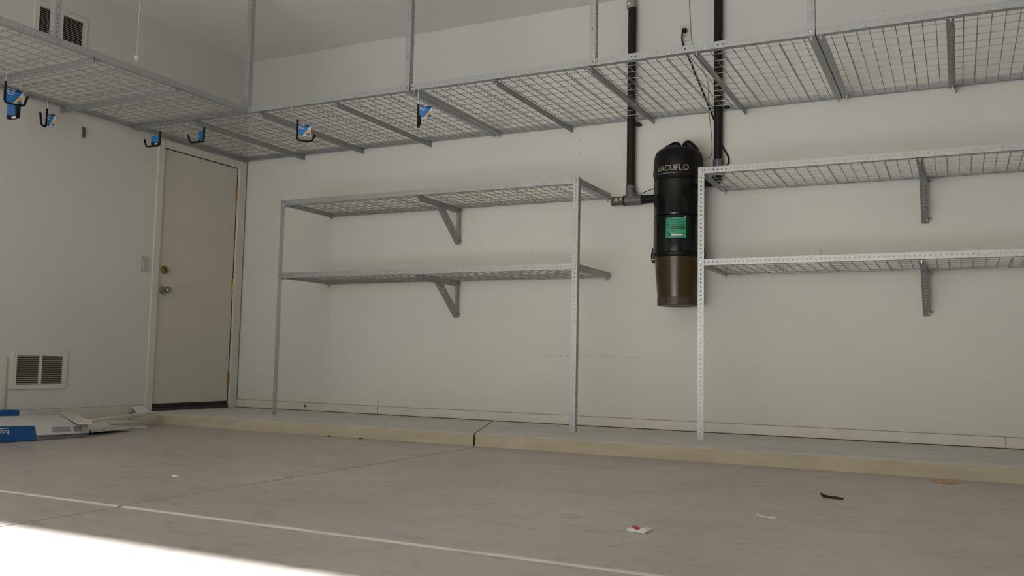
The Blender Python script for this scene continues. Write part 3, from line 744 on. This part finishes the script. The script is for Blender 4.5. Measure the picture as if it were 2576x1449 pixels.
# ------------------------------------------------------------------ carton and scrap by the left wall
cx = empty('long_carton', (.4, -2.35, 0), 'long white and blue cardboard carton lying on the floor by the left wall', 'carton')
FLp, FRp, BRp, BLp = V((.745, -3.00, 0)), V((.785, -2.055, 0)), (V((.13, -1.715, 0))), V((.13, -2.95, 0))
body = MB().hexa([FLp, FRp - V((.03, 0, -.002)), BRp + V((0, 0, .002)), BLp, FLp + V((-.02, 0, .108)), FRp + V((-.035, .0, .070)), BRp + V((0, 0, .090)), BLp + V((0, 0, .116))]).build('carton_body', 'carton', cx)
def fpt(s, h, off=.0):   # on the front face: s from the right end towards the left, h 0..1 up
    a = FRp.lerp(FLp, s); tz = .070 + (.108 - .070) * s
    return V((a.x - (.035 * (1 - s) + .02 * s) * h + off, a.y, tz * h))
sB = .375
def fpanel(s0, s1, h0, h1, off, name, mk, parent, n=1):
    mb = MB(); q = [fpt(s0, h0, off), fpt(s1, h0, off), fpt(s1, h1, off), fpt(s0, h1, off)]; q2 = [v_ - V((.0035, 0, 0)) for v_ in q]
    mb.hexa([q2[0], q2[1], q[1], q[0], q2[3], q2[2], q[2], q[3]])
    return mb.build(name, mk, parent)
sleeve = fpanel(sB, 1, .06, .98, .006, 'blue_sleeve', 'cblue', cx)
flap = fpanel(.01, sB - .004, .36, 1.02, .012, 'white_flap', 'carton', cx)
mb = MB(); k = 34                                      # torn, wavy lower edge of the flap
for i in range(k):
    s0, s1 = .01 + (sB - .015) * i / k, .01 + (sB - .015) * (i + 1) / k
    a, b, c_ = fpt(s0, .37, .0115), fpt(s1, .37, .0115), fpt((s0 + s1) / 2, .31, .0115)
    d = V((-.003, 0, 0)); mb.add([a, b, c_, a + d, b + d, c_ + d], [(0, 2, 1), (3, 4, 5), (0, 1, 4, 3), (1, 2, 5, 4), (2, 0, 3, 5)])
mb.build_at('torn_edge', 'carton', flap)
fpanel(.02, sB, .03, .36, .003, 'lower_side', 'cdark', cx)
for s0, s1 in ((.14, .262), (.055, .115)):
    mb = MB(); q = [fpt(s0, .5, .0125), fpt(s1, .5, .0125), fpt(s1, .9, .0125), fpt(s0, .9, .0125)]; q2 = [v_ - V((.0012, 0, 0)) for v_ in q]
    mb.hexa([q2[0], q2[1], q[1], q[0], q2[3], q2[2], q[2], q[3]]); mb.build_at('printed_block', 'cgrey', flap)
vs_, fs_ = text_mesh('Roc', .036, .0004, 'LEFT')
mb = MB(); out = []
for v_ in vs_:                                        # print is upside down: it starts at its right end and runs left
    s = .536 + v_.x / .93; h = .64 - v_.y / .092
    out.append(fpt(s, h, .0068))
mb.add(out, fs_); mb.build_at('carton_lettering', 'paper', sleeve)
mb = MB()
for i in range(12):
    a, b = i / 12, (i + 1) / 12; f = lambda t_: (.537 + t_ * .11, .83 + .03 * math.sin(t_ * 3.1 + 2.2))
    (s0, h0), (s1, h1) = f(a), f(b); mb.add([fpt(s0, h0, .0068), fpt(s1, h1, .0068), fpt(s1, h1 + .045, .0068), fpt(s0, h0 + .045, .0068)], [(0, 1, 2, 3)])
mb.build_at('carton_swoosh', 'paper', sleeve)
c2 = empty('blue_carton', (.07, -2.6, 0), 'second blue and white carton standing against the wall behind the long carton', 'carton')
MB().bbox((.018, -3.1, .001), (.115, -2.062, .134), .003).build('carton_body', 'cblue', c2)
MB().hexa([(.0185, -2.061, .001), (.1155, -2.061, .001), (.1155, -1.93, .001), (.0185, -1.93, .001), (.0185, -2.061, .134), (.1155, -2.061, .134), (.1155, -1.985, .116), (.0185, -1.985, .116)]).build('white_end', 'carton', c2)

def bar(mb, a, b, w_, t_, mi=0):
    a, b = V(a), V(b); u = (b - a).normalized(); sd_ = u.cross(V((0, 0, 1))).normalized() * (w_ / 2); n = sd_.normalized().cross(u) * t_
    if n.z < 0: n = -n
    mb.hexa([a - sd_, b - sd_, b + sd_, a + sd_, a - sd_ + n, b - sd_ + n, b + sd_ + n, a + sd_ + n], mi); return mb
fr = empty('trim_frame', (.6, -1.9, .09), 'mitred corner of white door casing lying across the carton end', 'trim piece')
bar(MB(), (.145, -1.742, .0935), (.86, -2.16, .083), .075, .014).build('short_board', 'board', fr)
bar(MB(), (.80, -2.10, .088), (.30, -1.135, .077), .06, .014).build('long_board', 'board', fr)
tag(MB().prism([(.13, -1.60), (.083, -1.379), (.44, -1.630), (.62, -1.60), (.66, -1.66), (.72, -2.00), (.60, -1.94)], .018, .030).build('sheet_offcut', 'boardw'), 'cut white sheet panel lying flat beyond the carton end', 'panel')
tag(bar(MB(), (.20, -1.42, .002), (.40, -1.56, .002), .06, .016).build('scrap_block', 'board'), 'short board scrap lying under the white panel', 'board')
tag(bar(MB(), (.30, -1.52, .031), (.37, -1.33, .026), .065, .014).build('wood_strip', 'boardw'), 'upper of two white slats sticking out towards the curb', 'slat', 'white slats on the floor')
tag(bar(MB(), (.45, -1.57, .001), (.47, -1.375, .001), .06, .014).build('wood_strip', 'boardw'), 'lower of two white slats sticking out towards the curb', 'slat', 'white slats on the floor')
MBt = MB().hexa([(.075, -1.105, HC + .0005), (.085, -1.105, HC + .0005), (.10, -.985, HC + .0005), (.09, -.985, HC + .0005), (.0165, -1.10, .112), (.0245, -1.10, .116), (.030, -.995, .116), (.0165, -.995, .112)])
tag(MBt.build('tile_offcut', 'boardw'), 'pale offcut leaning on the baseboard by the left door jamb', 'offcut')

# ------------------------------------------------------------------ litter on the floor
wr = empty('snack_wrapper', (4.65, -3.167, 0), 'small crumpled red and white wrapper on the open floor', 'wrapper')
mb = MB(); g = []
for i in range(7):
    for j in range(5):
        u, v_ = i / 6 - .5, j / 4 - .5
        g.append((4.652 + u * .062 + v_ * .006, -3.167 + v_ * .062 - u * .01, .004 + .010 * (1 - 4 * v_ * v_) * (.6 + .5 * math.sin(i * 1.7)) ))
mb.add(g, [(i * 5 + j, (i + 1) * 5 + j, (i + 1) * 5 + j + 1, i * 5 + j + 1) for i in range(6) for j in range(4)])
for q in range(len(mb.m)): mb.m[q] = 1 if (q // 4 in (0, 1, 2) and q % 4 > 0) else 0
mb.v += [(x, y, .0008) for x, y, z in g]; o_ = len(g)
edge = [i * 5 for i in range(7)] + [30 + j for j in range(1, 5)] + [i * 5 + 4 for i in range(5, -1, -1)] + [j for j in range(3, 0, -1)]
for a, b in zip(edge, edge[1:] + edge[:1]): mb.f.append([a, b, b + o_, a + o_]); mb.m.append(0)
mb.build('foil', ['paper', 'red'], wr, True)
tag(MB().tube([(5.040, -2.062, .012), (5.050, -2.072, .006), (5.075, -2.085, .005), (5.10, -2.092, .005), (5.128, -2.10, .004)], [.005, .006, .005, .005, .003], 6).build('twig', 'twig', None, True), 'dark bent twig on the floor at right', 'twig')
tag(MB().tube(smooth_path([(4.905, -2.660, .004), (4.918, -2.684, .003), (4.945, -2.70, .003), (4.978, -2.708, .003)], 5), .0018, 6).build('cable_tie', 'plastic', None, True), 'curved white plastic tie on the floor at right', 'cable tie')
mb = MB().prism([(5.425, -1.232), (5.46, -1.215), (5.51, -1.225), (5.53, -1.262), (5.49, -1.29), (5.44, -1.272)], .001, .007)
tag(mb.build('dry_leaf', 'leaf'), 'tan dry leaf flake at the foot of the curb at right', 'leaf')
tag(MB().hexa([(2.577, -3.085, .001), (2.598, -3.082, .001), (2.600, -3.066, .001), (2.580, -3.066, .001), (2.580, -3.082, .008), (2.594, -3.080, .006), (2.596, -3.068, .006), (2.582, -3.068, .007)]).build('paint_chip', 'paper'), 'tiny white chip on the floor in front of the left shelves', 'chip')
for x, y, lb in ((1.87, -1.128, 'left of two dark crumbs at the foot of the curb'), (2.12, -1.130, 'right of two dark crumbs at the foot of the curb, nearer the curb joint')):
    tag(MB().hexa([(x - .012, y - .006, .0006), (x + .014, y - .008, .0006), (x + .016, y + .004, .0006), (x - .010, y + .006, .0006), (x - .009, y - .003, .007), (x + .010, y - .004, .006), (x + .011, y + .002, .006), (x - .007, y + .003, .007)]).build('debris_crumb', 'twig'), lb, 'crumb', 'debris crumbs')
